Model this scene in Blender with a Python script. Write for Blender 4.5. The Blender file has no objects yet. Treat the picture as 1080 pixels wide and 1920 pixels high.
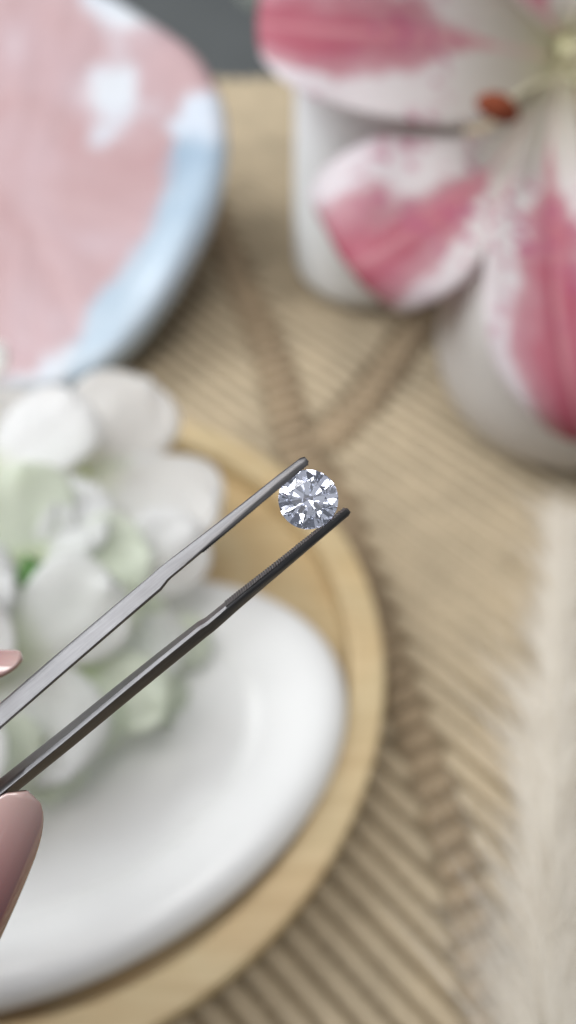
import bpy, bmesh, math, random
import numpy as np
from mathutils import Vector, Matrix, noise as mnoise
random.seed(7)
rng = np.random.default_rng(7)
R = math.radians
MM = 0.001                      # everything below is written in millimetres
scene = bpy.context.scene
COL = scene.collection

# ------------------------------------------------------------------ camera
CAM_H, PITCH, FPX = 221.0, R(52.0), 1500.0     # height above the mat, tilt below the horizon, focal length in photo pixels
cam_data = bpy.data.cameras.new("camera")
cam = bpy.data.objects.new("camera", cam_data); COL.objects.link(cam)
cam.location = (0, 0, CAM_H*MM)
cam.rotation_euler = (math.pi/2 - PITCH, 0, 0)
cam_data.sensor_fit = 'VERTICAL'; cam_data.sensor_height = 36.0
cam_data.lens = FPX/1920*36.0
cam_data.clip_start = 0.005; cam_data.clip_end = 50.0
cam_data.dof.use_dof = True
cam_data.dof.focus_distance = 0.0868
cam_data.dof.aperture_fstop = 9.0
scene.camera = cam

# ------------------------------------------------------------------ light
world = bpy.data.worlds.new("World"); scene.world = world
world.use_nodes = True
bg = world.node_tree.nodes['Background']
bg.inputs['Color'].default_value = (0.92, 0.96, 1.0, 1)
bg.inputs['Strength'].default_value = 0.15

def area_lamp(name, loc, target, sx, sy, power, color):
    d = bpy.data.lights.new(name, 'AREA'); d.shape = 'RECTANGLE'; d.size = sx; d.size_y = sy
    d.energy = power; d.color = color
    o = bpy.data.objects.new(name, d); COL.objects.link(o)
    o.location = loc
    o.rotation_euler = (Vector(target)-Vector(loc)).to_track_quat('-Z', 'Y').to_euler()
    return o
# a tall window on the far left, two panes over two, and two soft ceiling panels a little left of overhead
for dx, dz in ((-.27, -.24), (.27, -.24), (-.27, .28), (.27, .28)):
    area_lamp("window_pane", (-0.95+dx*.35, 0.36+dx*.94, 0.86+dz), (0, 0.12, 0.05), 0.46, 0.44, 3.95, (0.95, 0.98, 1.0))
for dx in (-.24, .24):
    area_lamp("ceiling_panel", (-0.24+dx, -0.08, 1.2), (-0.1+dx, 0.1, 0), 0.34, 0.6, 3.85, (1.0, 0.985, 0.97))
area_lamp("added_overhead_fill", (0.1, 0.1, 1.8), (0, 0.12, 0), 2.2, 1.9, 5.6, (0.97, 0.98, 1.0))  # added broad fill lamp: mid tones in the gem facets, softer light overall
area_lamp("added_dim_fill", (1.6, 0.2, 0.85), (0, 0.1, 0.1), 1.5, 1.1, 2.0, (1.0, 0.98, 0.96))  # added dim fill lamp on the right, another tone for the facets
area_lamp("added_dim_fill", (-0.3, -1.5, 0.95), (0, 0.1, 0.1), 1.6, 0.8, 1.2, (0.96, 0.98, 1.0))  # added dim fill lamp behind the camera, no wall stands there

scene.view_settings.view_transform = 'Standard'
scene.view_settings.look = 'None'
scene.view_settings.exposure = 0.0
scene.view_settings.gamma = 1.0
scene.cycles.max_bounces = 24; scene.cycles.transmission_bounces = 20; scene.cycles.glossy_bounces = 8
scene.cycles.diffuse_bounces = 5; scene.cycles.transparent_max_bounces = 12
scene.cycles.caustics_reflective = False; scene.cycles.caustics_refractive = False
scene.cycles.sample_clamp_indirect = 8.0

# ------------------------------------------------------------------ helpers
FWD = np.array([0, math.cos(PITCH), -math.sin(PITCH)]); UP = np.array([0, math.sin(PITCH), math.cos(PITCH)])
RGT = np.array([1.0, 0, 0]); CC = np.array([0, 0, CAM_H])
def ray(px, py): return FWD + (px-540)/FPX*RGT - (py-960)/FPX*UP
def V(px, py, Z): return CC + ray(px, py)*Z                    # point at a distance Z (mm) in front of the lens
def G(px, py, h=0.0):                                          # point at a height h above the mat
    d = ray(px, py); return CC + d*((h-CAM_H)/d[2])

def tag(o, label=None, cat=None, group=None, kind=None):
    if label: o['label'] = label
    if cat: o['category'] = cat
    if group: o['group'] = group
    if kind: o['kind'] = kind
    return o
WL = {}
def empty(name, loc):
    o = bpy.data.objects.new(name, None); COL.objects.link(o)
    o.empty_display_size = 0.01
    o.location = Vector(loc)*MM; WL[o.name] = np.array(loc, float)
    return o
def obj(name, verts, faces, mat, parent=None, smooth=True, uv=None, attrs=None, origin=None):
    """one mesh object; verts in world millimetres"""
    v = np.asarray(verts, float)
    org = np.zeros(3) if origin is None else np.array(origin, float)
    me = bpy.data.meshes.new(name)
    me.from_pydata(((v-org)*MM).tolist(), [], [list(map(int, f)) for f in faces])
    me.validate()
    if smooth: me.polygons.foreach_set('use_smooth', [True]*len(me.polygons))
    if uv is not None:
        l = me.uv_layers.new(name='UVMap')
        idx = np.zeros(len(me.loops), int); me.loops.foreach_get('vertex_index', idx)
        l.data.foreach_set('uv', np.asarray(uv, float)[idx].ravel())
    if attrs:
        for k, a in attrs.items():
            at = me.attributes.new(k, 'FLOAT', 'POINT'); at.data.foreach_set('value', np.asarray(a, float))
    if isinstance(mat, (list, tuple)):
        for m in mat: me.materials.append(m)
    else: me.materials.append(mat)
    o = bpy.data.objects.new(name, me); COL.objects.link(o)
    if parent is not None:
        o.parent = parent
        base = WL[parent.name]
    else: base = np.zeros(3)
    o.location = Vector(org-base)*MM
    WL[o.name] = org
    return o
def grid_faces(n, m, wrap_m=False, wrap_n=False, flip=False):
    f = []
    for i in range(n if wrap_n else n-1):
        for j in range(m if wrap_m else m-1):
            a, b = i*m+j, i*m+(j+1) % m
            c, d = ((i+1) % n)*m+(j+1) % m, ((i+1) % n)*m+j
            f.append((a, d, c, b) if flip else (a, b, c, d))
    return f
def crom(P, n):
    """Catmull-Rom through P (k x ...), n samples"""
    P = np.asarray(P, float); k = len(P)
    Q = np.concatenate([[2*P[0]-P[1]], P, [2*P[-1]-P[-2]]])
    out = []
    for t in np.linspace(0, k-1, n):
        i = min(int(t), k-2); u = t-i
        a, b, c, d = Q[i], Q[i+1], Q[i+2], Q[i+3]
        out.append(0.5*((2*b)+(c-a)*u+(2*a-5*b+4*c-d)*u*u+(3*b-a-3*c+d)*u**3))
    return np.array(out)
def lathe(profile, center, n=96, sx=1.0, sy=1.0, rot=0.0):
    P = np.asarray(profile, float); vs = []
    for r, z in P:
        for k in range(n):
            a = 2*math.pi*k/n
            x, y = r*sx*math.cos(a), r*sy*math.sin(a)
            vs.append((center[0]+x*math.cos(rot)-y*math.sin(rot), center[1]+x*math.sin(rot)+y*math.cos(rot), center[2]+z))
    return np.array(vs), grid_faces(len(P), n, wrap_m=True)
def rounded(profile, n=5, r=1.0):
    """round the inner corners of a 2-D polyline"""
    P = [np.array(p, float) for p in profile]; out = [P[0]]
    for a, b, c in zip(P, P[1:], P[2:]):
        la, lc = np.linalg.norm(a-b), np.linalg.norm(c-b)
        q = min(r, la*.48, lc*.48)
        p0, p1 = b+(a-b)/la*q, b+(c-b)/lc*q
        for t in np.linspace(0, 1, n): out.append((1-t)**2*p0+2*t*(1-t)*b+t*t*p1)
    out.append(P[-1]); return np.array(out)
def tube(path, rad, n=10, cap=True):
    P = np.asarray(path, float); k = len(P)
    rad = np.broadcast_to(rad, (k,)); T = np.gradient(P, axis=0); T /= np.linalg.norm(T, axis=1)[:, None]
    ref = np.array([0.3, 0.2, 1.0]); vs = []
    for i in range(k):
        a = np.cross(T[i], ref); a /= np.linalg.norm(a); b = np.cross(T[i], a)
        for j in range(n):
            th = 2*math.pi*j/n; vs.append(P[i]+rad[i]*(math.cos(th)*a+math.sin(th)*b))
    f = grid_faces(k, n, wrap_m=True)
    if cap: f += [tuple(range(n)), tuple(range((k-1)*n, k*n))[::-1]]
    return np.array(vs), f

# ------------------------------------------------------------------ materials
class NT:
    def __init__(s, name):
        s.m = bpy.data.materials.new(name); s.m.use_nodes = True
        s.t = s.m.node_tree; s.b = s.t.nodes['Principled BSDF']; s.out = s.t.nodes['Material Output']
    def n(s, typ, **kw):
        nd = s.t.nodes.new(typ)
        for k, v in kw.items():
            if k.startswith('_'): nd.inputs[k[1:].replace('_', ' ')].default_value = v
            else: setattr(nd, k, v)
        return nd
    def l(s, a, b): s.t.links.new(a, b)
    def set(s, **kw):
        for k, v in kw.items():
            s.b.inputs[k.replace('_', ' ')].default_value = v
        return s
    def coord(s, which='Object', scale=(1, 1, 1), rot=(0, 0, 0)):
        c = s.n('ShaderNodeTexCoord'); mp = s.n('ShaderNodeMapping')
        mp.inputs['Scale'].default_value = scale; mp.inputs['Rotation'].default_value = rot
        s.l(c.outputs[which], mp.inputs['Vector']); return mp.outputs['Vector']
    def noise(s, vec, scale, detail=4, rough=.55, dist=0.0):
        nd = s.n('ShaderNodeTexNoise'); nd.inputs['Scale'].default_value = scale
        nd.inputs['Detail'].default_value = detail; nd.inputs['Roughness'].default_value = rough
        nd.inputs['Distortion'].default_value = dist
        if vec is not None: s.l(vec, nd.inputs['Vector'])
        return nd.outputs['Fac']
    def ramp(s, fac, stops, interp='LINEAR'):
        nd = s.n('ShaderNodeValToRGB'); cr = nd.color_ramp; cr.interpolation = interp
        while len(cr.elements) < len(stops): cr.elements.new(0.5)
        for e, (p, c) in zip(cr.elements, stops):
            e.position = p; e.color = (c, c, c, 1) if not hasattr(c, '__len__') else (*c[:3], 1)
        s.l(fac, nd.inputs['Fac']); return nd.outputs['Color']
    def math(s, op, a, b=None, clamp=False):
        nd = s.n('ShaderNodeMath', operation=op); nd.use_clamp = clamp
        for i, v in enumerate((a, b)):
            if v is None: continue
            if isinstance(v, (int, float)): nd.inputs[i].default_value = v
            else: s.l(v, nd.inputs[i])
        return nd.outputs[0]
    def mix(s, fac, a, b, mode='MIX'):
        nd = s.n('ShaderNodeMix', data_type='RGBA', blend_type=mode)
        for k, v in ((0, fac), (6, a), (7, b)):
            if isinstance(v, (int, float)): nd.inputs[k].default_value = v
            elif isinstance(v, tuple): nd.inputs[k].default_value = (*v[:3], 1)
            else: s.l(v, nd.inputs[k])
        return nd.outputs[2]
    def color(s, c): s.l(c, s.b.inputs['Base Color']); return s
    def bump(s, h, strength=.3, dist=.001):
        nd = s.n('ShaderNodeBump'); nd.inputs['Strength'].default_value = strength; nd.inputs['Distance'].default_value = dist
        s.l(h, nd.inputs['Height']); s.l(nd.outputs['Normal'], s.b.inputs['Normal']); return s
    def translucent(s, c, fac):
        tr = s.n('ShaderNodeBsdfTranslucent'); mx = s.n('ShaderNodeMixShader'); mx.inputs[0].default_value = fac
        s.l(c, tr.inputs['Color']); s.l(s.b.outputs[0], mx.inputs[1]); s.l(tr.outputs[0], mx.inputs[2]); s.l(mx.outputs[0], s.out.inputs['Surface'])
    def attr(s, name):
        nd = s.n('ShaderNodeAttribute', attribute_name=name); return nd.outputs['Fac']

def simple(name, col, rough=.5, var=.12, scale=60, bump=0, bscale=400, **kw):
    t = NT(name); t.set(Roughness=rough, **kw)
    v = t.coord(); f = t.noise(v, scale, 4)
    lo = tuple(c*(1-var) for c in col); hi = tuple(min(1, c*(1+var)) for c in col)
    t.color(t.ramp(f, [(.3, lo), (.7, hi)]))
    if bump: t.bump(t.noise(v, bscale, 3), bump, .0005)
    return t.m

M = {}
M['table'] = simple('grey_tabletop', (.10, .108, .11), .55, .08, 8, .05, 500)
def cord_mat(name, base):
    t = NT(name); t.set(Roughness=.95)
    v = t.coord(); f1 = t.noise(v, 55, 3); f2 = t.noise(v, 1400, 3, .7)
    c = t.ramp(f1, [(.3, tuple(x*.86 for x in base)), (.7, tuple(min(1, x*1.12) for x in base))])
    c2 = t.ramp(f2, [(.25, .62), (.75, 1.25)])
    t.color(t.mix(.6, c, c2, 'MULTIPLY')); t.bump(f2, .7, .0006)
    return t.m
M['cord'] = cord_mat('beige_cord', (.53, .435, .30))
M['cord_dark'] = cord_mat('brown_beige_cord', (.40, .305, .198))
M['backing'] = cord_mat('mat_backing', (.25, .195, .122))

def wood_mat():
    t = NT('pale_bamboo_wood'); t.set(Roughness=.48)
    v = t.coord('Object', (1, 1, 1))
    vs = t.coord('Object', (14, 260, 30), (0, 0, R(22)))
    g = t.noise(vs, 1.0, 6, .6, .3); b = t.noise(v, 22, 2)
    c = t.ramp(g, [(.25, (.455, .34, .185)), (.5, (.55, .43, .245)), (.75, (.62, .50, .30))])
    c2 = t.ramp(b, [(.3, (.94, .84, .72)), (.5, (1, 1, 1)), (.7, (1.0, .90, .82))])
    t.color(t.mix(1.0, c, c2, 'MULTIPLY')); t.bump(g, .12, .0005)
    return t.m
M['wood'] = wood_mat()
M['plate'] = simple('white_glazed_ceramic', (.86, .865, .86), .22, .015, 30)
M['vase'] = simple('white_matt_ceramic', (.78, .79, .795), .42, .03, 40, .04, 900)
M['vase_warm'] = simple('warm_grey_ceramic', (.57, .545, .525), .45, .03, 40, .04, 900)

def dish_mat():
    t = NT('painted_pink_and_blue_glaze'); t.set(Roughness=.38, Coat_Weight=.25, Coat_Roughness=.15)
    v = t.coord(); f = t.noise(v, 20, 4, .5, .8); g = t.noise(v, 120, 4)
    pink = t.ramp(f, [(.2, (.46, .255, .265)), (.42, (.51, .335, .345)), (.6, (.545, .39, .415)), (.8, (.63, .53, .565))])
    blue = t.ramp(f, [(.25, (.31, .42, .54)), (.5, (.42, .53, .635)), (.75, (.55, .63, .71))])
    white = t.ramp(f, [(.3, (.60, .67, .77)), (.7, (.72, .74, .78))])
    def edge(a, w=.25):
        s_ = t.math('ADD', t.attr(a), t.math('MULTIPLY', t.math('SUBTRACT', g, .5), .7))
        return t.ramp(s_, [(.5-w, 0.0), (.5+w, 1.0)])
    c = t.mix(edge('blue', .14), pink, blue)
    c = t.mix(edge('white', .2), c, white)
    t.color(c); t.bump(t.noise(v, 90, 3, .5, .6), .5, .0012)
    return t.m
M['dish'] = dish_mat()

def lily_mat():
    t = NT('pink_white_lily_petal'); t.set(Roughness=.55, Subsurface_Weight=.05, Subsurface_Scale=.003)
    t.b.inputs['Subsurface Radius'].default_value = (1, .5, .5)
    uvn = t.n('ShaderNodeTexCoord'); sep = t.n('ShaderNodeSeparateXYZ'); t.l(uvn.outputs['UV'], sep.inputs[0])
    u, w = sep.outputs[0], sep.outputs[1]                        # u across 0..1, w along base -> tip
    au = t.math('MULTIPLY', t.math('ABSOLUTE', t.math('SUBTRACT', u, .5)), 2.0)
    v = t.coord(); nz = t.noise(v, 75, 3, .5); nb = t.noise(v, 40, 3)
    streak_v = t.n('ShaderNodeMapping'); streak_v.inputs['Scale'].default_value = (26, 3, 1); t.l(uvn.outputs['UV'], streak_v.inputs[0])
    stn = t.noise(streak_v.outputs[0], 1.0, 4, .6)
    halfw = t.ramp(w, [(.12, 0.0), (.18, .1), (.3, .44), (.5, .66), (.72, .84), (.92, .92), (1, .8)])
    d = t.math('SUBTRACT', halfw, au)
    d = t.math('ADD', d, t.math('MULTIPLY', t.math('SUBTRACT', nz, .5), .5))
    d = t.math('ADD', d, t.math('MULTIPLY', t.math('SUBTRACT', stn, .5), .25))
    band = t.ramp(d, [(-.42, 0.0), (-.12, .22), (.12, .66), (.5, 1.0)])
    white = t.ramp(w, [(.0, (.58, .54, .33)), (.1, (.62, .57, .49)), (.28, (.80, .745, .735)), (.6, (.80, .735, .765)), (1, (.83, .80, .82))])
    pinkc = t.ramp(stn, [(.3, (.47, .085, .14)), (.55, (.55, .145, .205)), (.75, (.64, .29, .335))])
    c = t.mix(band, white, pinkc)
    rib = t.ramp(au, [(.0, 1.0), (.05, .4), (.1, 0.0)])
    c = t.mix(t.math('MULTIPLY', rib, .55), c, (.75, .40, .42))
    # freckles near the throat
    vo = t.n('ShaderNodeTexVoronoi'); vo.inputs['Scale'].default_value = 150; t.l(v, vo.inputs['Vector'])
    sp = t.ramp(vo.outputs['Distance'], [(.24, 1.0), (.46, 0.0)])
    zone = t.ramp(w, [(.16, 0.0), (.26, .85), (.48, .8), (.62, 0.0)])
    zone2 = t.ramp(nb, [(.4, 0.0), (.52, 1.0)])
    c = t.mix(t.math('MULTIPLY', t.math('MULTIPLY', sp, zone), zone2), c, (.52, .12, .24))
    t.color(c); t.bump(stn, .25, .0008); t.translucent(c, .38)
    return t.m
M['lily'] = lily_mat()
M['throat'] = simple('lily_throat_yellow', (.64, .61, .36), .5, .15, 200)
M['anther'] = simple('rust_pollen', (.21, .042, .012), .85, .35, 500, .6, 2500)
M['filament'] = simple('pale_filament', (.70, .66, .45), .5, .05, 200)
M['leaf_dark'] = simple('dark_green_leaf', (.022, .032, .018), .45, .3, 80)
def hyd_mat(name, a, b):
    t = NT(name); t.set(Roughness=.6, Subsurface_Weight=.1, Subsurface_Scale=.003); t.b.inputs['Subsurface Radius'].default_value = (1, .95, .9)
    uvn = t.n('ShaderNodeTexCoord'); sep = t.n('ShaderNodeSeparateXYZ'); t.l(uvn.outputs['UV'], sep.inputs[0])
    mp = t.n('ShaderNodeMapping'); mp.inputs['Scale'].default_value = (14, 2, 1); t.l(uvn.outputs['UV'], mp.inputs[0])
    st = t.noise(mp.outputs[0], 1, 3)
    c = t.ramp(sep.outputs[1], [(0, a), (.3, b), (1, b)])
    c = t.mix(.2, c, t.ramp(st, [(.3, .93), (.7, 1.0)]), 'MULTIPLY')
    t.color(c); t.bump(st, .4, .0008); t.translucent(c, .62)
    return t.m
M['petal'] = hyd_mat('white_fabric_petal', (.90, .93, .80), (.955, .957, .96))
M['petal_green'] = hyd_mat('pale_green_petal', (.78, .87, .58), (.91, .945, .86))
M['floret_eye'] = simple('yellow_green_floret_eye', (.52, .58, .25), .6, .2, 300)
M['leaf'] = simple('fresh_green_leaf', (.10, .24, .06), .5, .3, 200)
M['stem'] = simple('pale_green_stem', (.30, .38, .16), .6, .2, 100)
def pampas_mat():
    t = NT('dry_pampas_hair'); t.set(Roughness=.8); c = t.ramp(t.noise(t.coord(), 40, 3), [(.3, (.90, .86, .79)), (.7, (.94, .91, .85))])
    t.color(c); t.translucent(c, .35); return t.m
M['pampas'] = pampas_mat()
M['pampas_stem'] = simple('straw_stem', (.50, .42, .28), .7, .15, 60)

def steel(name, base, rough):
    t = NT(name); t.set(Metallic=1.0, Roughness=rough)
    cs = t.n('ShaderNodeTexCoord'); vr = t.n('ShaderNodeVectorRotate', rotation_type='AXIS_ANGLE')
    vr.inputs['Axis'].default_value = tuple(-FWD); vr.inputs['Angle'].default_value = R(-39.5); t.l(cs.outputs['Object'], vr.inputs['Vector'])
    mp = t.n('ShaderNodeMapping'); mp.inputs['Scale'].default_value = (260, 5200, 5200); t.l(vr.outputs[0], mp.inputs['Vector'])
    f = t.noise(mp.outputs[0], 1.0, 4, .65); g = t.noise(cs.outputs['Object'], 160, 3)
    t.color(t.ramp(g, [(.3, tuple(c*.86 for c in base)), (.7, tuple(c*1.08 for c in base))]))
    t.color(t.mix(.8, t.b.inputs['Base Color'].links[0].from_socket, t.ramp(f, [(.3, .78), (.55, 1.0), (.75, 1.3)]), 'MULTIPLY'))
    rr = t.n('ShaderNodeMapRange'); rr.inputs['To Min'].default_value = rough-.08; rr.inputs['To Max'].default_value = rough+.12
    t.l(f, rr.inputs['Value']); t.l(rr.outputs[0], t.b.inputs['Roughness'])
    t.bump(f, .25, .0001)
    return t.m
M['steel'] = steel('brushed_steel', (.165, .161, .165), .38)
def gem_mat():
    t = NT('clear_gemstone'); t.t.nodes.remove(t.b)
    g = t.n('ShaderNodeBsdfGlass'); g.inputs['Color'].default_value = (.95, .96, 1, 1); g.inputs['Roughness'].default_value = 0
    g.inputs['IOR'].default_value = 2.42; t.l(g.outputs[0], t.out.inputs['Surface'])
    return t.m
M['gem'] = gem_mat()
def skin_mat():
    t = NT('skin'); t.set(Roughness=.5, Subsurface_Weight=.2, Subsurface_Scale=.004)
    t.b.inputs['Subsurface Radius'].default_value = (1, .35, .2)
    v = t.coord(); c = t.ramp(t.noise(v, 60, 4), [(.3, (.46, .25, .19)), (.7, (.56, .34, .27))])
    t.color(c); t.bump(t.noise(v, 900, 3), .2, .0003); return t.m
M['skin'] = skin_mat()
def nail_mat():
    t = NT('glossy_mauve_nail'); t.set(Roughness=.15, Coat_Weight=1.0, Coat_Roughness=.01, Coat_IOR=1.7, Subsurface_Weight=.1, Subsurface_Scale=.002)
    uvn = t.n('ShaderNodeTexCoord'); sep = t.n('ShaderNodeSeparateXYZ'); t.l(uvn.outputs['UV'], sep.inputs[0])
    c = t.ramp(sep.outputs[1], [(0, (.21, .055, .065)), (.4, (.30, .10, .11)), (.75, (.44, .25, .24)), (1, (.53, .37, .345))])
    t.color(c); return t.m
M['nail'] = nail_mat()

# ------------------------------------------------------------------ setting: tabletop
obj('tabletop', [(-1500, -900, -5), (1500, -900, -5), (1500, 2500, -5), (-1500, 2500, -5)], [(0, 1, 2, 3)], M['table'], smooth=False)['kind'] = 'structure'

# ------------------------------------------------------------------ ribbed mat (top of the cords is z = 0)
MX0, MX1, MY0, MY1 = -190.0, 215.0, -45.0, 512.0
mat_t = tag(empty('ribbed_mat', (0, 240, -4.9)), 'beige ribbed cord mat with darker cross-ribbed bands lying under everything on the table', 'mat')
bm = bmesh.new()
bmesh.ops.create_cube(bm, size=1)
for v in bm.verts: v.co = Vector(((MX0+MX1)/2+v.co.x*(MX1-MX0), (MY0+MY1)/2+v.co.y*(MY1-MY0), -3.6+v.co.z*2.4))
obj('backing', [v.co[:] for v in bm.verts], [[w.index for w in f.verts] for f in bm.faces], M['backing'], mat_t, smooth=False); bm.free()
main_band = crom([(-75, 512), (-50, 408), (-22, 308), (-4, 247), (4, 206), (19, 173), (32, 113), (41, 76), (46, 48), (50, 0), (53, -45)], 240)
side_band = crom([(4, 196), (32, 232), (52, 267), (84, 322), (120, 384), (150, 436), (194, 512)], 120)
left_band = crom([(-190, 262), (-150, 330), (-108, 410), (-62, 500)], 60)
def dist_to(line, p): return float(np.min(np.hypot(line[:, 0]-p[0], line[:, 1]-p[1])))
def half_w(line, p):
    return 5.6 if line is main_band and p[1] < 170 else 7.4
def in_band(p):
    return dist_to(main_band, p) < half_w(main_band, p) or dist_to(side_band, p) < 6.6 or dist_to(left_band, p) < 6.6
CORDS = []
def cord(pts, w, h, mat):
    """a rounded cord lying along 2-D points, its ends tucked down"""
    P = np.asarray(pts, float); k = len(P); T = np.gradient(P, axis=0); T /= np.linalg.norm(T, axis=1)[:, None]
    N = np.c_[-T[:, 1], T[:, 0]]; prof = [(-1, -1.0), (-.86, -.42), (-.45, -.08), (0, 0), (.45, -.08), (.86, -.42), (1, -1.0)]
    vs = []
    for i in range(k):
        e = min(i, k-1-i); hz = h*(0.35 if e == 0 else 1.0); ww = w*(0.8 if e == 0 else 1)
        ww *= 1+.06*mnoise.noise((P[i][0]*.12, P[i][1]*.12, 3)); ww *= 1+.07*(-1)**i; dz = -h*(1-hz/h) - .34*(i % 2) - .25*abs(mnoise.noise((P[i][0]*.09, P[i][1]*.09, 9)))
        for a, b in prof: vs.append((P[i][0]+N[i][0]*a*ww, P[i][1]+N[i][1]*a*ww, -0.02+b*h*.98+dz))
    f = grid_faces(k, 7) + [tuple(range(7))[::-1], tuple(range((k-1)*7, k*7))]
    CORDS.append((float(np.min((np.asarray(vs)-CC)@FWD)), vs, f, mat))
PER = 6.4
dirv = np.array([math.cos(R(-44)), math.sin(R(-44))]); nrm = np.array([-dirv[1], dirv[0]])
cmid = np.array([(MX0+MX1)/2, (MY0+MY1)/2])
ncord = 0
for i in range(-62, 63):
    base = cmid+nrm*PER*i; run = []
    off = random.uniform(-.25, .25)
    for s in np.arange(-420, 420, 2.3):
        p = base+dirv*s+nrm*(off+.55*mnoise.noise((s*.02, i*.05, 1)))
        ok = MX0 < p[0] < MX1 and MY0 < p[1] < MY1 and not in_band(p)
        if ok: run.append(p)
        if (not ok or s > 416) and run:
            if len(run) > 4: cord(run, 2.72, 2.8, M['cord']); ncord += 1
            run = []
def cross(line, hw, ang, skip=None):
    global ncord
    L = np.r_[0, np.cumsum(np.hypot(*np.diff(line, axis=0).T))]
    for s in np.arange(3, L[-1], 7.0):
        c = np.array([np.interp(s, L, line[:, 0]), np.interp(s, L, line[:, 1])])
        if skip is not None and skip(c): continue
        a = R(ang); w = hw(c)*1.02; d = np.array([math.cos(a), math.sin(a)])
        q = [c+d*w*t for t in np.linspace(-1, 1, 7)]
        q = [p for p in q if MX0 < p[0] < MX1 and MY0 < p[1] < MY1]
        if len(q) == 7: cord(q, 3.05, 2.6, M['cord_dark']); ncord += 1
cross(main_band, lambda c: half_w(main_band, c), 24)
cross(side_band, lambda c: 7.2, -20, lambda c: dist_to(main_band, c) < 9)
cross(left_band, lambda c: 7.2, -20, lambda c: dist_to(main_band, c) < 9)
CORDS.sort(key=lambda c: c[0])
for _, vs, f, m_ in CORDS[:300]: obj('cord', vs, f, m_, mat_t)
for m_ in (M['cord'], M['cord_dark']):
    av, af = [], []
    for _, vs, f, mm_ in CORDS[300:]:
        if mm_ is m_: af += [tuple(k+len(av) for k in q) for q in f]; av += vs
    if av: tag(obj('far_cords', av, af, m_, mat_t), kind='stuff')

# ------------------------------------------------------------------ round wooden tray
TC = np.array([-72.7, 109.2, 0.0]); TR = 100.5
tray = tag(empty('round_wooden_tray', TC), 'round pale wooden tray with a flat raised rim under the white plate', 'tray')
prof = rounded([(0, 0.2), (TR-3, 0.2), (TR-.6, 2.5), (TR, 9), (TR, 14.2), (TR-1.0, 15), (TR-9.2, 15), (TR-10.2, 14.2), (TR-10.8, 6.2)], 5, 2.2)
v, f = lathe(prof, TC, 160); obj('rim', v, f, M['wood'], tray, origin=TC)
v, f = lathe([(0.01, 6.0), (40, 6.0), (80, 6.0), (TR-10.7, 6.0)], TC, 120); obj('tray_floor', v, f, M['wood'], tray, origin=TC)

# ------------------------------------------------------------------ white oval plate
PC = np.array([-60.3, 76.8, 0.0]); PA, PB, PROT = 80.1, 52.1, R(22.9)
plate = tag(empty('white_oval_plate', (PC[0], PC[1], 6)), 'glossy white oval plate with a faint inner ring, lying on the wooden tray', 'plate')
# profile in fractions of the plate's half-width
pp = [(0.001, 18.9), (.30, 18.9), (.60, 19.0), (.65, 19.05), (.675, 19.9), (.71, 20.5), (.80, 21.3), (.88, 21.4), (.94, 20.4), (.98, 18.4), (1.0, 15.6), (.985, 13.2), (.93, 10.8), (.80, 9.4), (.70, 8.4), (.68, 6.1), (.62, 6.1), (.61, 8.4), (0.001, 9.0)]
pp = crom([p for p in pp], 110)
v, f = lathe(pp, PC, 160, PA, PB, PROT); obj('plate_body', v, f, M['plate'], plate, origin=PC)

# ------------------------------------------------------------------ tilted pink and blue dish (upper left)
TA, TB = R(26), R(4)
DN = np.array([math.sin(TB), -math.sin(TA)*math.cos(TB), math.cos(TA)*math.cos(TB)])
DP = G(250, 640, 20)
def on_dish(px, py):
    d = ray(px, py); return CC + d*(((DP-CC)@DN)/(d@DN))
half = [(190, -22), (283, 33), (333, 61), (389, 111), (420, 183), (426, 267), (410, 356), (361, 472), (289, 589), (218, 672), (111, 735)]
ctr_px = (40, 340)
full_px = half + [(2*ctr_px[0]-x, 2*ctr_px[1]-y) for x, y in half]
ring3 = np.array([on_dish(*p) for p in full_px]); DC = on_dish(*ctr_px)
de1 = np.cross([0, 1, 0], DN); de1 /= np.linalg.norm(de1); de2 = np.cross(DN, de1)
r2 = np.c_[(ring3-DC)@de1, (ring3-DC)@de2]
ang = np.arctan2(r2[:, 1], r2[:, 0]); rad = np.hypot(r2[:, 0], r2[:, 1]); o_ = np.argsort(ang)
ang, rad = ang[o_], rad[o_]
ang3 = np.r_[ang-2*math.pi, ang, ang+2*math.pi]; rad3 = np.r_[rad, rad, rad]
NA = 176; th = np.linspace(-math.pi, math.pi, NA, endpoint=False)
RO = np.interp(th, ang3, rad3)
for _ in range(16): RO = .25*np.roll(RO, 1)+.5*RO+.25*np.roll(RO, -1)
# (fraction of the outline, offset inwards mm, height along the normal)
sec = [(0.0, 0, -3.0), (.2, 0, -3.0), (.4, 0, -2.6), (.6, 0, -2.0), (.75, 0, -1.4), (.86, 0, -.6), (1, 9, .2), (1, 6, .5), (1, 3.2, -.2), (1, 1.3, -1.9), (1, .25, -4.4), (1, 0, -7.5), (1, .6, -11), (1, 2.5, -15), (1, 6, -19), (1, 12, -23), (1, 20, -26), (.5, 0, -28), (0.0, 0, -28)]
dv, dpx = [], []
for fr, ins, hh in sec:
    for k in range(NA):
        r_ = max(0.02, RO[k]*fr-ins) if fr == 1 else max(.02, RO[k]*fr)
        p = DC+de1*r_*math.cos(th[k])+de2*r_*math.sin(th[k])+DN*hh
        if hh > -3.2: p = p+DN*(1.0*mnoise.noise((p[0]*.05, p[1]*.05, p[2]*.05))+.5*mnoise.noise((p[0]*.13, p[1]*.13, 4)))
        p[2] = max(p[2], .25); dv.append(p)
dv = np.array(dv)
rel = dv-CC; zz = rel@FWD; dpx = np.c_[540+FPX*(rel@RGT)/zz, 960-FPX*(rel@UP)/zz]
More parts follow.
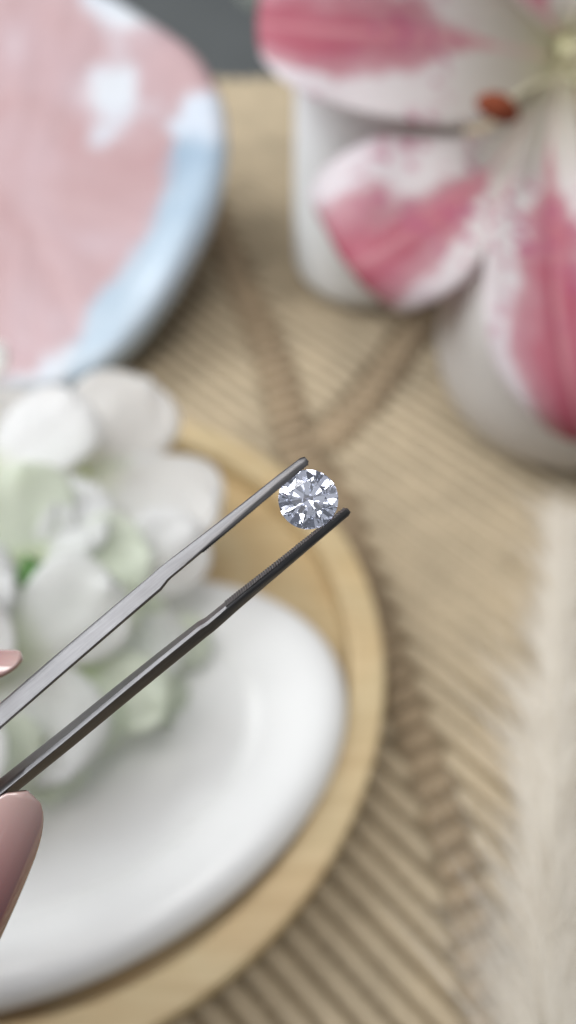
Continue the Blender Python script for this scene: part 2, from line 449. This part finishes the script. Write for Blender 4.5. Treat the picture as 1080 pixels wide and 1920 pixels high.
def poly_sd(P, poly):
    """signed distance (inside positive) from points to a polygon"""
    poly = np.asarray(poly, float); out = np.full(len(P), 1e9); inside = np.zeros(len(P), bool)
    for a, b in zip(poly, np.roll(poly, -1, 0)):
        e = b-a; w = P-a; t = np.clip((w@e)/(e@e), 0, 1); out = np.minimum(out, np.hypot(*(w-t[:, None]*e).T))
        c = ((a[1] <= P[:, 1]) != (b[1] <= P[:, 1])); x = a[0]+(P[:, 1]-a[1])/(b[1]-a[1]+1e-9)*(b[0]-a[0])
        inside ^= c & (P[:, 0] < x)
    return np.where(inside, out, -out)
blue_poly = [(335, 195), (320, 330), (262, 470), (168, 570), (148, 640), (60, 715), (-60, 760), (-60, 900), (600, 900), (600, 190)]
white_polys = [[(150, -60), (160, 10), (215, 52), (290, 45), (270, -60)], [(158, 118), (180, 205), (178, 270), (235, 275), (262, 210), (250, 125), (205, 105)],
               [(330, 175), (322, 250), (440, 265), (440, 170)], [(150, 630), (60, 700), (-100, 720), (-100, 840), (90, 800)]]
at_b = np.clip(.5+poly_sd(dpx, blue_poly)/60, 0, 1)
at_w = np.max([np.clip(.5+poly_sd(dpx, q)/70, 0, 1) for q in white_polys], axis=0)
dish_base = (DC[0], DC[1], 0)
dish = tag(empty('tilted_dish', dish_base), 'chunky pink dish with pale blue rim, tipped up behind the white flowers', 'dish')
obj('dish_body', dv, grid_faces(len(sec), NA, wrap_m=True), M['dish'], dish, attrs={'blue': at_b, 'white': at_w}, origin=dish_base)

# ------------------------------------------------------------------ vases
LC = np.array([35.5, 311, 0.0])
vase = tag(empty('cylindrical_vase', LC), 'tall white straight-sided ceramic vase standing behind the lily petals', 'vase')
pv = rounded([(0.01, .2), (27, .2), (32.3, 7), (33, 30), (33, 92), (30, 92), (29.5, 12), (0.01, 9)], 7, 6)
v, f = lathe(pv, LC, 96); obj('vase_body', v, f, M['vase'], vase, origin=LC)
RC = np.array([105.0, 227.5, 0.0])
bowl = tag(empty('rounded_vase', RC), 'round-bellied greyish white vase under the drooping lily petal', 'vase')
pb = crom([(0.01, .2), (30, .2), (38, 2.5), (45.5, 12), (50.2, 26), (51.5, 42), (50.5, 55), (46.5, 64), (39, 68), (33, 69), (31, 66), (38, 60), (44, 42), (38, 14), (0.01, 6)], 80)
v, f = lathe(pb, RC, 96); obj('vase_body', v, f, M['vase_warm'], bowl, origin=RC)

# ------------------------------------------------------------------ lily
lily_base = V(1045, 140, 296)
lily = tag(empty('stargazer_lily', lily_base), 'big pink and white lily in bloom leaning over the two pale vases', 'flower')
def petal(rows, curl=3.0, name='petal', edge_wave=1.2, seed=0, nu=25, nv=56, shift=0.0):
    """rows: (left, mid, right) control points (px, py, Z) from the throat to the tip"""
    rows3 = np.array([[V(*c) for c in r] for r in rows])          # k x 3 x 3
    S = crom(rows3, nv)                                           # nv x 3 x 3
    vs, uv = [], []
    for i in range(nv):
        a, b, c = S[i]; w = i/(nv-1)
        for j in range(nu):
            u = j/(nu-1)
            p = a*2*(u-.5)*(u-1)+b*4*u*(1-u)+c*2*u*(u-.5)
            e = abs(2*u-1)
            ripple = edge_wave*e**2*mnoise.noise((w*5+seed*3.1, 8*(u > .5), seed))*math.sin(math.pi*min(1, w*1.1))
            groove = .9*math.exp(-((u-.5)/.07)**2)*math.sin(math.pi*w)
            p = p + FWD*(ripple*1.6+groove) + UP*ripple*.6
            vs.append(p); uv.append((u+shift*math.sin(math.pi*u), w))
    vs = np.array(vs)
    # give it thickness
    n_ = np.zeros_like(vs); F = grid_faces(nv, nu)
    for q in F:
        nn = np.cross(vs[q[1]]-vs[q[0]], vs[q[3]]-vs[q[0]]); n_[list(q)] += nn
    n_ /= np.linalg.norm(n_, axis=1)[:, None]+1e-9
    thick = .7
    al = np.concatenate([vs, vs-n_*thick]); N = len(vs)
    F2 = F+[tuple(N+k for k in q[::-1]) for q in F]
    bd = [i*nu for i in range(nv)]+[(nv-1)*nu+j for j in range(1, nu)]+[i*nu+nu-1 for i in range(nv-2, -1, -1)]+[j for j in range(nu-2, 0, -1)]
    for p, q in zip(bd, bd[1:]+bd[:1]): F2.append((p, q, N+q, N+p))
    return obj(name, al, F2, M['lily'], lily, uv=uv+uv, origin=lily_base)
petal([[(1045, 80, 304), (1045, 108, 306), (1045, 140, 304)],
       [(905, -60, 278), (900, 62, 284), (900, 232, 272)],
       [(770, -130, 266), (760, 42, 272), (750, 226, 262)],
       [(650, -140, 264), (640, 38, 268), (625, 196, 261)],
       [(555, -110, 268), (545, 32, 270), (538, 158, 266)],
       [(505, -50, 278), (488, 32, 276), (493, 104, 276)],
       [(520, -10, 290), (500, 35, 288), (512, 78, 290)]], seed=1, shift=-.08)
petal([[(1035, 95, 303), (1040, 130, 306), (1040, 165, 303)],
       [(950, 222, 284), (940, 275, 280), (985, 350, 266)],
       [(860, 258, 271), (860, 345, 264), (930, 440, 254)],
       [(775, 258, 268), (770, 400, 260), (885, 512, 252)],
       [(698, 264, 268), (690, 445, 258), (832, 556, 253)],
       [(618, 310, 275), (640, 468, 263), (758, 584, 262)],
       [(582, 372, 284), (640, 466, 276), (728, 566, 280)],
       [(625, 398, 294), (668, 462, 292), (730, 540, 293)]], seed=2, shift=-.13)
petal([[(1030, 115, 302), (1050, 120, 305), (1072, 115, 302)],
       [(985, 240, 281), (1035, 235, 288), (1088, 230, 281)],
       [(952, 350, 262), (1030, 352, 268), (1100, 335, 262)],
       [(914, 450, 248), (1040, 450, 250), (1150, 440, 244)],
       [(907, 560, 237), (1048, 580, 236), (1190, 560, 238)],
       [(928, 675, 238), (1066, 700, 232), (1205, 690, 236)],
       [(985, 765, 241), (1088, 790, 236), (1190, 780, 241)],
       [(1045, 812, 251), (1098, 826, 246), (1160, 815, 251)],
       [(1060, 800, 260), (1098, 808, 257), (1140, 800, 260)]], seed=3)
petal([[(1075, 60, 302), (1050, 70, 305), (1030, 82, 302)],
       [(1130, -80, 290), (1000, -20, 297), (860, 55, 289)],
       [(1140, -260, 284), (960, -200, 290), (810, -80, 284)],
       [(1080, -430, 288), (930, -380, 290), (790, -280, 288)],
       [(980, -520, 300), (900, -500, 298), (830, -450, 300)]], seed=4)
petal([[(1085, 150, 300), (1075, 120, 304), (1075, 90, 300)],
       [(1250, 250, 284), (1230, 130, 292), (1220, 20, 284)],
       [(1420, 300, 276), (1420, 130, 284), (1410, -40, 276)],
       [(1580, 250, 282), (1590, 140, 284), (1570, 20, 282)],
       [(1680, 170, 298), (1690, 140, 296), (1680, 110, 298)]], seed=5)
petal([[(1070, 80, 302), (1065, 70, 304), (1060, 60, 302)],
       [(1260, 0, 300), (1200, -60, 302), (1140, -100, 300)],
       [(1400, -140, 300), (1300, -220, 302), (1180, -280, 300)],
       [(1460, -300, 306), (1380, -380, 306), (1280, -420, 306)],
       [(1440, -440, 316), (1420, -450, 316), (1390, -460, 316)]], seed=6)
v, f = tube([V(1056, 114, 318), V(1062, 110, 311), V(1068, 108, 307), V(1074, 106, 305)], [13, 11, 7, 1.2], 16); obj('throat', v, f, M['throat'], lily, origin=lily_base)
def stamen(px0, px1, Z0, Z1, aang):
    p0, p1 = V(*px0, Z0), V(*px1, Z1); md = (p0+p1)/2-FWD*4
    pts = crom([p0, md, p1], 12); v, f = tube(pts, np.linspace(.9, .55, 12), 8)
    fl = obj('filament', v, f, M['filament'], lily, origin=lily_base)
    d = math.cos(aang)*RGT+math.sin(aang)*UP
    ap = [p1+d*t+FWD*(.03*t*t) for t in np.linspace(-7, 7, 12)]
    v, f = tube(ap, 4.0*np.sqrt(np.clip(1-np.linspace(-1, 1, 12)**2, .06, 1)), 10)
    obj('anther', v, f, M['anther'], fl, origin=lily_base)
stamen((1040, 150), (934, 201), 292, 250, R(-24))
stamen((1070, 145), (1190, 230), 294, 270, R(60))
stamen((1070, 110), (1210, 60), 294, 270, R(80))
v, f = tube(crom([V(1054, 112, 292), V(1075, 90, 276), V(1120, 70, 262)], 14), np.r_[np.linspace(1.4, 1.1, 11), 1.7, 2.0, 1.3], 10); obj('pistil', v, f, M['filament'], lily, origin=lily_base)
v, f = tube(crom([lily_base+np.array([2, 4, -8]), np.array([104, 285, 62.]), np.array([100, 255, 45.]), np.array([102, 240, 14.])], 20), 2.6, 10); obj('stem', v, f, M['stem'], lily, origin=lily_base)
def leaf_mesh(c, nu=7, wid=9.0, side=(0, 0, 1)):
    P = crom(c, 18); vs = []
    T = np.gradient(P, axis=0)
    for i in range(18):
        s_ = np.cross(T[i], side); s_ /= np.linalg.norm(s_); up = np.cross(s_, T[i]); up /= np.linalg.norm(up)
        ww = wid*math.sin(math.pi*(.06+.92*i/17))**.8
        for j in range(nu):
            u = 2*j/(nu-1)-1; vs.append(P[i]+s_*u*ww+up*(abs(u)*ww*.3))
    vs = np.array(vs); N = len(vs); F = grid_faces(18, nu)
    return np.concatenate([vs, vs-np.array([0, 0, .5])]), F+[tuple(N+k for k in q[::-1]) for q in F]
v, f = leaf_mesh([np.array([104, 300, 60.]), V(720, -30, 330), V(520, -20, 345), V(430, -28, 355)], wid=12, side=tuple(FWD)); obj('leaf', v, f, M['leaf_dark'], lily, origin=lily_base)
v, f = leaf_mesh([np.array([104, 285, 66.]), V(960, 440, 292), V(915, 482, 286), V(885, 505, 284)], wid=5, side=tuple(FWD)); obj('leaf', v, f, M['leaf_dark'], lily, origin=lily_base)  # dark sliver added to make the gap between two petals read dark

# ------------------------------------------------------------------ white hydrangea on the plate
hyd_base = np.array([-72., 118., 20.])
hyd = tag(empty('white_hydrangea', hyd_base), 'white hydrangea flower head with pale green florets resting on the white plate', 'flower')
def floret_petal(ln, wd, cup, seed):
    nv, nu = 13, 13; vs, uv = [], []
    for i in range(nv):
        w = .5-.5*math.cos(math.pi*i/(nv-1)); half_ = wd*.5*max(.02, math.sqrt(max(0, 1-(2*w-1)**2)))*(.56+.5*w)
        for j in range(nu):
            u = 2*j/(nu-1)-1
            rr = ln*w*(1+.07*mnoise.noise((u*2.2+seed, 3.3, seed)))*(1-.07*math.exp(-(u/.35)**2)*w)
            z = cup*(w**1.6)-cup*.5*u*u*w+(3.0*mnoise.noise((u*1.3+seed, w*1.8, seed*1.7))+1.5*mnoise.noise((u*3+seed, w*4, seed)))*w-.8*math.exp(-(u/.18)**2)*w*(1-w)*4*.5+(1.2*(w-.75)*4*math.sin(seed+u*3) if w > .75 else 0)*.7
            vs.append((rr+1.0, half_*u, z)); uv.append((.5+.5*u, w))
    return np.array(vs), uv, grid_faces(nv, nu)
def floret(c, n, size, mat, spin, cupf=.3):
    c = np.array(c, float); n = np.array(n, float); n /= np.linalg.norm(n)
    a = RGT-n*(RGT@n); a /= np.linalg.norm(a); b = np.cross(n, a)
    ev = []; ef = []
    for i in range(5):
        for j in range(10):
            t = math.pi*j/5; r_ = 1.5*math.cos(i/4*math.pi/2); z = 1.4*math.sin(i/4*math.pi/2)
            ev.append(c+a*r_*math.cos(t)+b*r_*math.sin(t)+n*z)
    e = obj('floret', ev, grid_faces(5, 10, wrap_m=True)+[tuple(range(10))[::-1]], M['floret_eye'], hyd, origin=c)
    for k in range(4):
        t = spin+k*math.pi/2+random.uniform(-.1, .1)
        x = a*math.cos(t)+b*math.sin(t); y = np.cross(n, x)
        pv_, uv, F = floret_petal(size*random.uniform(.92, 1.06), size*random.uniform(.95, 1.1), size*cupf*random.uniform(.1, .7), random.uniform(0, 50))
        W = c+pv_[:, :1]*x+pv_[:, 1:2]*y+pv_[:, 2:3]*n+n*(.35*(k % 2))
        N = len(W); F2 = F+[tuple(N+q for q in g[::-1]) for g in F]
        ring_ = [i*13 for i in range(13)]+[156+j for j in range(1, 13)]+[i*13+12 for i in range(11, -1, -1)]+[j for j in range(11, 0, -1)]
        F2 += [(p, q, N+q, N+p) for p, q in zip(ring_, ring_[1:]+ring_[:1])]
        obj('petal', np.concatenate([W, W-n*.35]), F2, mat, e, uv=uv+uv, origin=c)
HC = np.array([-78., 130., 22.])
for px, py, h, sz, kind, spin in [
        (160, 888, 48, 42, 0, 76), (-15, 905, 56, 36, 0, 52), (85, 1075, 52, 26, 1, 12), (205, 1105, 45, 26, 0, 36),
        (20, 1220, 54, 30, 0, 32), (140, 1245, 46, 24, 1, 64), (85, 1360, 38, 18, 1, 5), (285, 1230, 30, 17, 1, 15),
        (-170, 780, 46, 33, 0, 20), (-200, 1060, 60, 34, 0, 70), (-180, 1270, 54, 31, 0, 40), (-110, 1420, 42, 22, 1, 10),
        (-330, 900, 48, 32, 0, 25), (-340, 1200, 50, 31, 0, 50)]:
    c = G(px, py, h); n = (c-HC)/np.linalg.norm(c-HC)*.55-FWD*.55+np.array([0, 0, .25])
    floret(c, n, sz, M['petal_green'] if kind else M['petal'], R(spin))
for i in range(9):
    t = 2*math.pi*i/9+random.uniform(-.15, .15); el = random.uniform(.1, .55)
    n = np.array([math.cos(t)*math.cos(el), math.sin(t)*math.cos(el), math.sin(el)+.15])
    c = HC+np.array([36, 34, 26])*n; c[2] = max(c[2], 29)
    floret(c, n+np.array([0, 0, .6]), random.uniform(12, 15), M['petal_green'], random.uniform(0, 1.5))
for i in range(16):
    t = 2*math.pi*i/16; c1 = HC+np.array([28*math.cos(t), 26*math.sin(t), 18+10*(i % 2)])
    v, f = tube(crom([HC+np.array([0, 0, 1.5]), (HC+c1)/2+np.array([0, 0, 4.]), c1], 8), [1.6]*3+[1.1]*5, 7); obj('stem', v, f, M['stem'], hyd, origin=HC)
v, f = leaf_mesh([G(30, 1085, 58), G(60, 1070, 61), G(92, 1062, 58)], wid=4.5); obj('leaf', v, f, M['leaf'], hyd, origin=HC)
v, f = leaf_mesh([G(60, 1385, 40), G(75, 1372, 42), G(98, 1362, 40)], wid=3.5); obj('leaf', v, f, M['stem'], hyd, origin=HC)

# ------------------------------------------------------------------ pampas plume along the right edge
pam_pts = np.array([G(1060, 2250, 12), G(1030, 1900, 15), G(1035, 1500, 15), G(1048, 1200, 12), G(1062, 1000, 8)])
pam = tag(empty('pampas_plume', (pam_pts[0][0], pam_pts[0][1], 0)), 'pale fluffy dried pampas plume lying along the right edge of the mat', 'dried grass')
sp = crom(pam_pts, 80)
v, f = tube(sp, np.linspace(1.6, .5, 80), 8); obj('stem', v, f, M['pampas_stem'], pam, origin=pam_pts[0])
hv, hf = [], []
for i in range(500):                                            # tufts of hair leaving the stem together
    t = random.random()**.9; k = t*79; i0 = min(int(k), 78); p = sp[i0]*(1-(k-i0))+sp[i0+1]*(k-i0)
    ax = sp[i0+1]-sp[i0]; ax /= np.linalg.norm(ax)
    s_ = np.cross(ax, [0, 0, 1]); s_ /= np.linalg.norm(s_); u_ = np.cross(s_, ax)
    phi0 = random.uniform(0, 2*math.pi); ln0 = random.uniform(18, 44)*(1-.4*t); sp0 = .12+.95*random.random()
    for _ in range(18):
        phi = phi0+random.gauss(0, .6); out = math.cos(phi)*s_+math.sin(phi)*u_*.8
        ln = ln0*random.uniform(.55, 1.1); sprd = sp0*random.uniform(.5, 1.35)
        q0 = p+ax*random.uniform(-3, 3); q1 = q0+ax*ln*.5+out*ln*.5*sprd; q2 = q0+ax*ln+out*ln*sprd*.9+np.array([0, 0, -ln*.1])
        q0, q1, q2 = [np.array([q[0], q[1], max(q[2], .6)]) for q in (q0, q1, q2)]
        wd = np.cross(q2-q0, [random.uniform(-1, 1), random.uniform(-1, 1), random.uniform(-.5, 1)]); wd /= np.linalg.norm(wd)+1e-9; wd *= .085
        b0 = len(hv); hv += [q0-wd, q0+wd, q1+wd*.9, q1-wd*.9, q2]; hf += [(b0, b0+1, b0+2, b0+3), (b0+3, b0+2, b0+4)]
tag(obj('plume_hair', hv, hf, M['pampas'], pam, origin=pam_pts[0]), kind='stuff')

# ------------------------------------------------------------------ gemstone
GEM_C = V(578, 936.5, 87.0); GR = 3.26
ax_z = (-FWD*1.0+RGT*-.03+UP*.05); ax_z /= np.linalg.norm(ax_z)
ax_x = np.cross(UP, ax_z); ax_x /= np.linalg.norm(ax_x); ax_y = np.cross(ax_z, ax_x)
spin = R(9)
gx = ax_x*math.cos(spin)+ax_y*math.sin(spin); gy = np.cross(ax_z, gx)
bm = bmesh.new()
bmesh.ops.create_cone(bm, cap_ends=True, segments=64, radius1=GR, radius2=GR, depth=8)
def cut(az, ang, h):
    """keep the side below a facet that leans at ang from the girdle plane and meets the axis line r=GR at height h"""
    n = Vector((math.sin(ang)*math.cos(az), math.sin(ang)*math.sin(az), math.cos(ang)))
    co = Vector((GR*math.cos(az), GR*math.sin(az), h))
    r = bmesh.ops.bisect_plane(bm, geom=bm.verts[:]+bm.edges[:]+bm.faces[:], dist=1e-5, plane_co=co, plane_no=n, clear_outer=True)
    ed = [e for e in r['geom_cut'] if isinstance(e, bmesh.types.BMEdge)]
    if ed: bmesh.ops.edgeloop_fill(bm, edges=ed)
def cut_z(z, s):
    r = bmesh.ops.bisect_plane(bm, geom=bm.verts[:]+bm.edges[:]+bm.faces[:], dist=1e-5, plane_co=(0, 0, z), plane_no=(0, 0, s), clear_outer=True)
    ed = [e for e in r['geom_cut'] if isinstance(e, bmesh.types.BMEdge)]
    if ed: bmesh.ops.edgeloop_fill(bm, edges=ed)
gt = .075                                                       # half the girdle
for k in range(8): cut(k*math.pi/4, R(34.3), gt)                # bezel mains
ht = gt+(GR-GR*.565)*math.tan(R(34.3)); cut_z(ht, 1)            # table
rt = GR*.565
for k in range(8):                                              # stars: through the table edge's two corners, steeper than the table
    az = (k+.5)*math.pi/4; a = R(21.5)
    rm = rt/math.cos(math.pi/8)*math.cos(math.pi/8)
    n = Vector((math.sin(a)*math.cos(az), math.sin(a)*math.sin(az), math.cos(a)))
    co = Vector((rt*math.cos(math.pi/8)*math.cos(az), rt*math.cos(math.pi/8)*math.sin(az), ht))
    r = bmesh.ops.bisect_plane(bm, geom=bm.verts[:]+bm.edges[:]+bm.faces[:], dist=1e-5, plane_co=co, plane_no=n, clear_outer=True)
    ed = [e for e in r['geom_cut'] if isinstance(e, bmesh.types.BMEdge)]
    if ed: bmesh.ops.edgeloop_fill(bm, edges=ed)
for k in range(16): cut((k+.5)*math.pi/8, R(40.5), gt-.01)      # upper girdle facets
for k in range(8): cut(k*math.pi/4, math.pi-R(40.9), -gt)       # pavilion mains
for k in range(16): cut((k+.5)*math.pi/8, math.pi-R(41.45), -gt+.01)
bmesh.ops.remove_doubles(bm, verts=bm.verts[:], dist=2e-4)
bmesh.ops.dissolve_limit(bm, angle_limit=R(.15), verts=bm.verts[:], edges=bm.edges[:])
bmesh.ops.recalc_face_normals(bm, faces=bm.faces[:])
bm.verts.ensure_lookup_table(); bm.verts.index_update()
gvs = np.array([GEM_C+gx*v.co.x+gy*v.co.y+ax_z*(v.co.z) for v in bm.verts])
gem = obj('gemstone', gvs, [[w.index for w in f.verts] for f in bm.faces], M['gem'], smooth=False, origin=GEM_C); bm.free()
tag(gem, 'clear round brilliant-cut gemstone held between the tweezer tips', 'gemstone')

# ------------------------------------------------------------------ tweezers
ZT = 87.0; K = ZT/FPX                                            # mm per pixel at the tweezers
def VP(x, y, dz=0): return V(x, y, ZT)+FWD*dz
tw_base = VP(-1900, 2960)
tw = tag(empty('steel_tweezers', tw_base), 'grey steel tweezers reaching in from the left and gripping the gemstone', 'tweezers')
ROLL = R(-13)
BEV = [(.14, -.98), (.16, -1.0), (.20, -.99), (.42, -.74), (.66, -.48), (.90, -.2), (.97, -.08), (1, .04), (.96, .18), (.70, .5), (.42, .8), (.16, 1.0), (.06, .95), (0, .8), (0, .4), (0, 0), (0, -.4), (.0, -.74)]
def arm(inner_px, widths, sign, halfd):
    """sign +1: upper arm (outer side up-left), -1: lower arm. Cross-section flat inside, rounded outside."""
    P = np.array([VP(*p) for p in inner_px]); L = np.r_[0, np.cumsum(np.linalg.norm(np.diff(P, axis=0), axis=1))]
    n = 150; ts = np.unique(np.r_[np.linspace(0, 46, 110), np.linspace(46, L[-1], 40)])
    vs = []; m = 18
    T0 = (P[-1]-P[0])/L[-1]
    for t in ts:
        c = np.array([np.interp(t, L, P[:, q]) for q in range(3)])
        w = np.interp(t, L, widths); b = np.interp(t, L, halfd)
        outd = np.cross(T0, FWD); outd /= np.linalg.norm(outd)
        if outd@UP < 0: outd = -outd
        o1 = (outd*math.cos(ROLL)+FWD*math.sin(ROLL))            # rolled frame: upward side leans away from the lens
        d1 = (FWD*math.cos(ROLL)-outd*math.sin(ROLL))
        o1 = o1*sign
        tip = math.sqrt(1-.6*(1-t/.4)**2) if t < .4 else 1
        fl = min(1, max(0, (t-4)/14))
        for k in range(m):
            if k < 12: a = math.pi*k/11; u0 = math.sin(a)**.75*w; d0 = -math.cos(a)*b
            else: u0 = 0; d0 = b*(1-2*(k-11)/7)
            u1, d1_ = BEV[k]
            u = (u0*(1-fl)+u1*w*fl)*tip; d = (d0*(1-fl)+d1_*b*fl)*tip
            u += w*(1-tip)*.5
            vs.append(c+o1*u+d1*d)
    k = len(ts); f = grid_faces(k, m, wrap_m=True, flip=sign < 0)+[tuple(range(m))[::-1], tuple(range((k-1)*m, k*m))]
    o_arm = obj('arm', vs, f, M['steel'], tw, origin=tw_base); o_arm.data.set_sharp_from_angle(angle=R(28))
    return o_arm, o1, d1
up_in = [(580, 867), (536, 903), (471, 957), (402, 1014), (351, 1056), (318, 1083), (303, 1102), (226, 1167), (117, 1260), (0, 1361), (-500, 1795), (-1200, 2400), (-1880, 2960)]
up_w = [1.0, 1.12, 1.24, 1.38, 1.5, 1.58, 1.8, 1.86, 1.9, 1.9, 1.88, 1.8, 1.6]
up_d = [.5, .6, .75, .95, 1.1, 1.2, 1.3, 1.6, 1.9, 2.2, 4.0, 4.5, 4.0]
lo_in = [(650, 951), (600, 990), (520, 1055), (430, 1126), (385, 1163), (372, 1170), (300, 1227), (233, 1281), (117, 1376), (0, 1470), (-500, 1868), (-1200, 2425), (-1890, 2965)]
lo_w = [.9, 1.02, 1.2, 1.48, 1.6, 1.74, 1.82, 1.86, 1.9, 1.9, 1.95, 1.8, 1.6]
lo_d = [.5, .6, .8, 1.0, 1.1, 1.2, 1.4, 1.6, 1.9, 2.2, 4.0, 4.5, 4.0]
arm_u, ou, du = arm(up_in, up_w, 1, up_d)
arm_l, ol, dl = arm(lo_in, lo_w, -1, lo_d)
def teeth(inner_px, halfd, o1, d1, parent, upto):
    P = np.array([VP(*p) for p in inner_px]); L = np.r_[0, np.cumsum(np.linalg.norm(np.diff(P, axis=0), axis=1))]
    T0 = (P[-1]-P[0])/L[-1]; tv, tf = [], []
    for t in np.arange(.35, upto, .31):
        c = np.array([np.interp(t, L, P[:, q]) for q in range(3)]); b = np.interp(t, L, halfd)*.98
        b0 = len(tv); hh = .045+.05*random.random()
        for dd in (-b, b):
            tv += [c+d1*dd-T0*.15+o1*.02, c+d1*dd-o1*hh, c+d1*dd+T0*.15+o1*.02]
        tf += [(b0, b0+1, b0+4, b0+3), (b0+1, b0+2, b0+5, b0+4), (b0, b0+2, b0+1), (b0+3, b0+4, b0+5)]
    tag(obj('grip_teeth', tv, tf, M['steel'], parent, smooth=False, origin=tw_base), kind='stuff')
teeth(up_in, up_d, ou, du, arm_u, 15); teeth(lo_in, lo_d, ol, dl, arm_l, 17)
v, f = tube([VP(-1780, 2870), VP(-1860, 2940), VP(-1960, 3020), VP(-2020, 3070)], [2.0, 3.2, 3.2, 1.5], 14); obj('joint', v, f, M['steel'], tw, origin=tw_base)

# ------------------------------------------------------------------ the hand that holds them
def H(x, y, z): return V(540, 960, 0)+RGT*(x-540*K)+UP*(960*K-y)+FWD*(ZT+z)   # mm from the photo's top-left corner, z away from the lens
hand_base = H(-120, 150, 6)
person = tag(empty('person', hand_base), 'hand with long glossy mauve nails pinching the steel tweezers at the left edge', 'person')
joints = {}
def skin_hand():
    me = bpy.data.meshes.new('hand'); bmh = bmesh.new(); lay = bmh.verts.layers.skin.verify()
    def jv(p, r):
        q = bmh.verts.new(Vector((H(*p)-hand_base)*MM)); q[lay].radius = (r*MM, r*MM); return q
    w = jv((-128, 150, 14), 23); w[lay].use_root = True
    fa = jv((-185, 178, 22), 27); fb = jv((-260, 210, 30), 33)
    bmh.edges.new((w, fa)); bmh.edges.new((fa, fb))
    pm = jv((-98, 126, 20), 20); bmh.edges.new((w, pm))
    def chain(start, pts):
        a = start
        for p, r in pts:
            b = jv(p, r); bmh.edges.new((a, b)); a = b
    chain(w, [((-92, 150, 4), 16), ((-62, 150, 2), 13.5), ((-33, 134, 6), 10.5), ((-14, 116, 5.5), 8.0), ((-6.5, 104, 4.5), 5.2), ((-3.4, 98, 3.2), 3.2)])     # thumb
    chain(pm, [((-74, 96, 12), 11.5), ((-58, 66, 9), 9.2), ((-33, 64, 14), 8.0), ((-17, 79, 14), 6.0), ((-9, 78.5, 13), 4.0)])                              # index
    chain(pm, [((-72, 104, 30), 11.5), ((-46, 82, 30), 9.2), ((-24, 84, 26), 8.2), ((-16, 102, 20), 6.8), ((-17, 110, 17), 5.0)])                         # middle
    chain(pm, [((-78, 120, 44), 11), ((-50, 106, 46), 8.8), ((-32, 110, 42), 7.8), ((-32, 126, 34), 6.6), ((-36, 133, 30), 5.0)])                         # ring
    chain(pm, [((-88, 138, 52), 10), ((-62, 130, 56), 7.6), ((-46, 134, 52), 6.8), ((-46, 146, 45), 5.8), ((-49, 152, 42), 4.4)])                         # little
    bmh.to_mesh(me); bmh.free()
    o = bpy.data.objects.new('hand_rig', me); COL.objects.link(o)
    sk = o.modifiers.new('s', 'SKIN'); sk.use_smooth_shade = True
    ss = o.modifiers.new('u', 'SUBSURF'); ss.levels = ss.render_levels = 2
    dg = bpy.context.evaluated_depsgraph_get(); ev = o.evaluated_get(dg); m2 = bpy.data.meshes.new_from_object(ev)
    m2.name = 'hand'; m2.materials.clear(); m2.materials.append(M['skin'])
    m2.polygons.foreach_set('use_smooth', [True]*len(m2.polygons))
    bpy.data.objects.remove(o); h = bpy.data.objects.new('hand', m2); COL.objects.link(h); h.parent = person; WL[h.name] = hand_base
    return h
hand = skin_hand()
def nail(tip, root, normal, wid, name='fingernail'):
    """tip, root: view millimetres; normal: direction the nail faces (right, up, away)"""
    a, b = H(*root), H(*tip); ax = b-a; ln = np.linalg.norm(ax); ax /= ln
    n = RGT*normal[0]+UP*normal[1]+FWD*normal[2]; n -= ax*(n@ax); n /= np.linalg.norm(n); s_ = np.cross(ax, n)
    nv, nu = 30, 21; vs, uv = [], []
    for i in range(nv):
        w = i/(nv-1)
        prof = 1.0 if w < .34 else math.sqrt(max(0, 1-((w-.34)/.66)**2.1))
        prof *= (.80+.20*min(1, w/.2))
        for j in range(nu):
            u = 2*j/(nu-1)-1; th_ = u*R(68)*max(prof, .02)
            rr = wid/2/math.sin(R(68))
            p = a+ax*ln*w+s_*rr*math.sin(th_)+n*(rr*(math.cos(th_)-1)+1.6*math.sin(math.pi*(.2+.75*w))-.2)
            vs.append(p); uv.append((.5+.5*u, w))
    vs = np.array(vs); F = grid_faces(nv, nu); N = len(vs)
    F2 = F+[tuple(N+k for k in q[::-1]) for q in F]
    bd = [i*nu for i in range(nv)]+[(nv-1)*nu+j for j in range(1, nu)]+[i*nu+nu-1 for i in range(nv-2, -1, -1)]+[j for j in range(nu-2, 0, -1)]
    F2 += [(p, q, N+q, N+p) for p, q in zip(bd, bd[1:]+bd[:1])]
    return obj(name, np.concatenate([vs, vs-n*.5]), F2, M['nail'], person, uv=uv+uv, origin=hand_base)
nail((3.5, 85.6, -1.5), (-7.3, 109, -3.0), (.35, -.12, -.93), 9.4)
nail((-.3, 72.9, 8.0), (-14.0, 75.5, 9.5), (.1, .8, -.55), 5.4)
nail((-16.5, 114, 12), (-13, 97, 14), (.9, .1, -.4), 9.5)
nail((-38, 138, 26), (-29, 122, 31), (.8, .1, -.5), 9.0)
nail((-50, 156, 39), (-43, 143, 42), (.8, .1, -.5), 7.5)
print('cords', ncord, 'tris', sum(len(o.data.polygons) for o in scene.objects if o.type == 'MESH'))
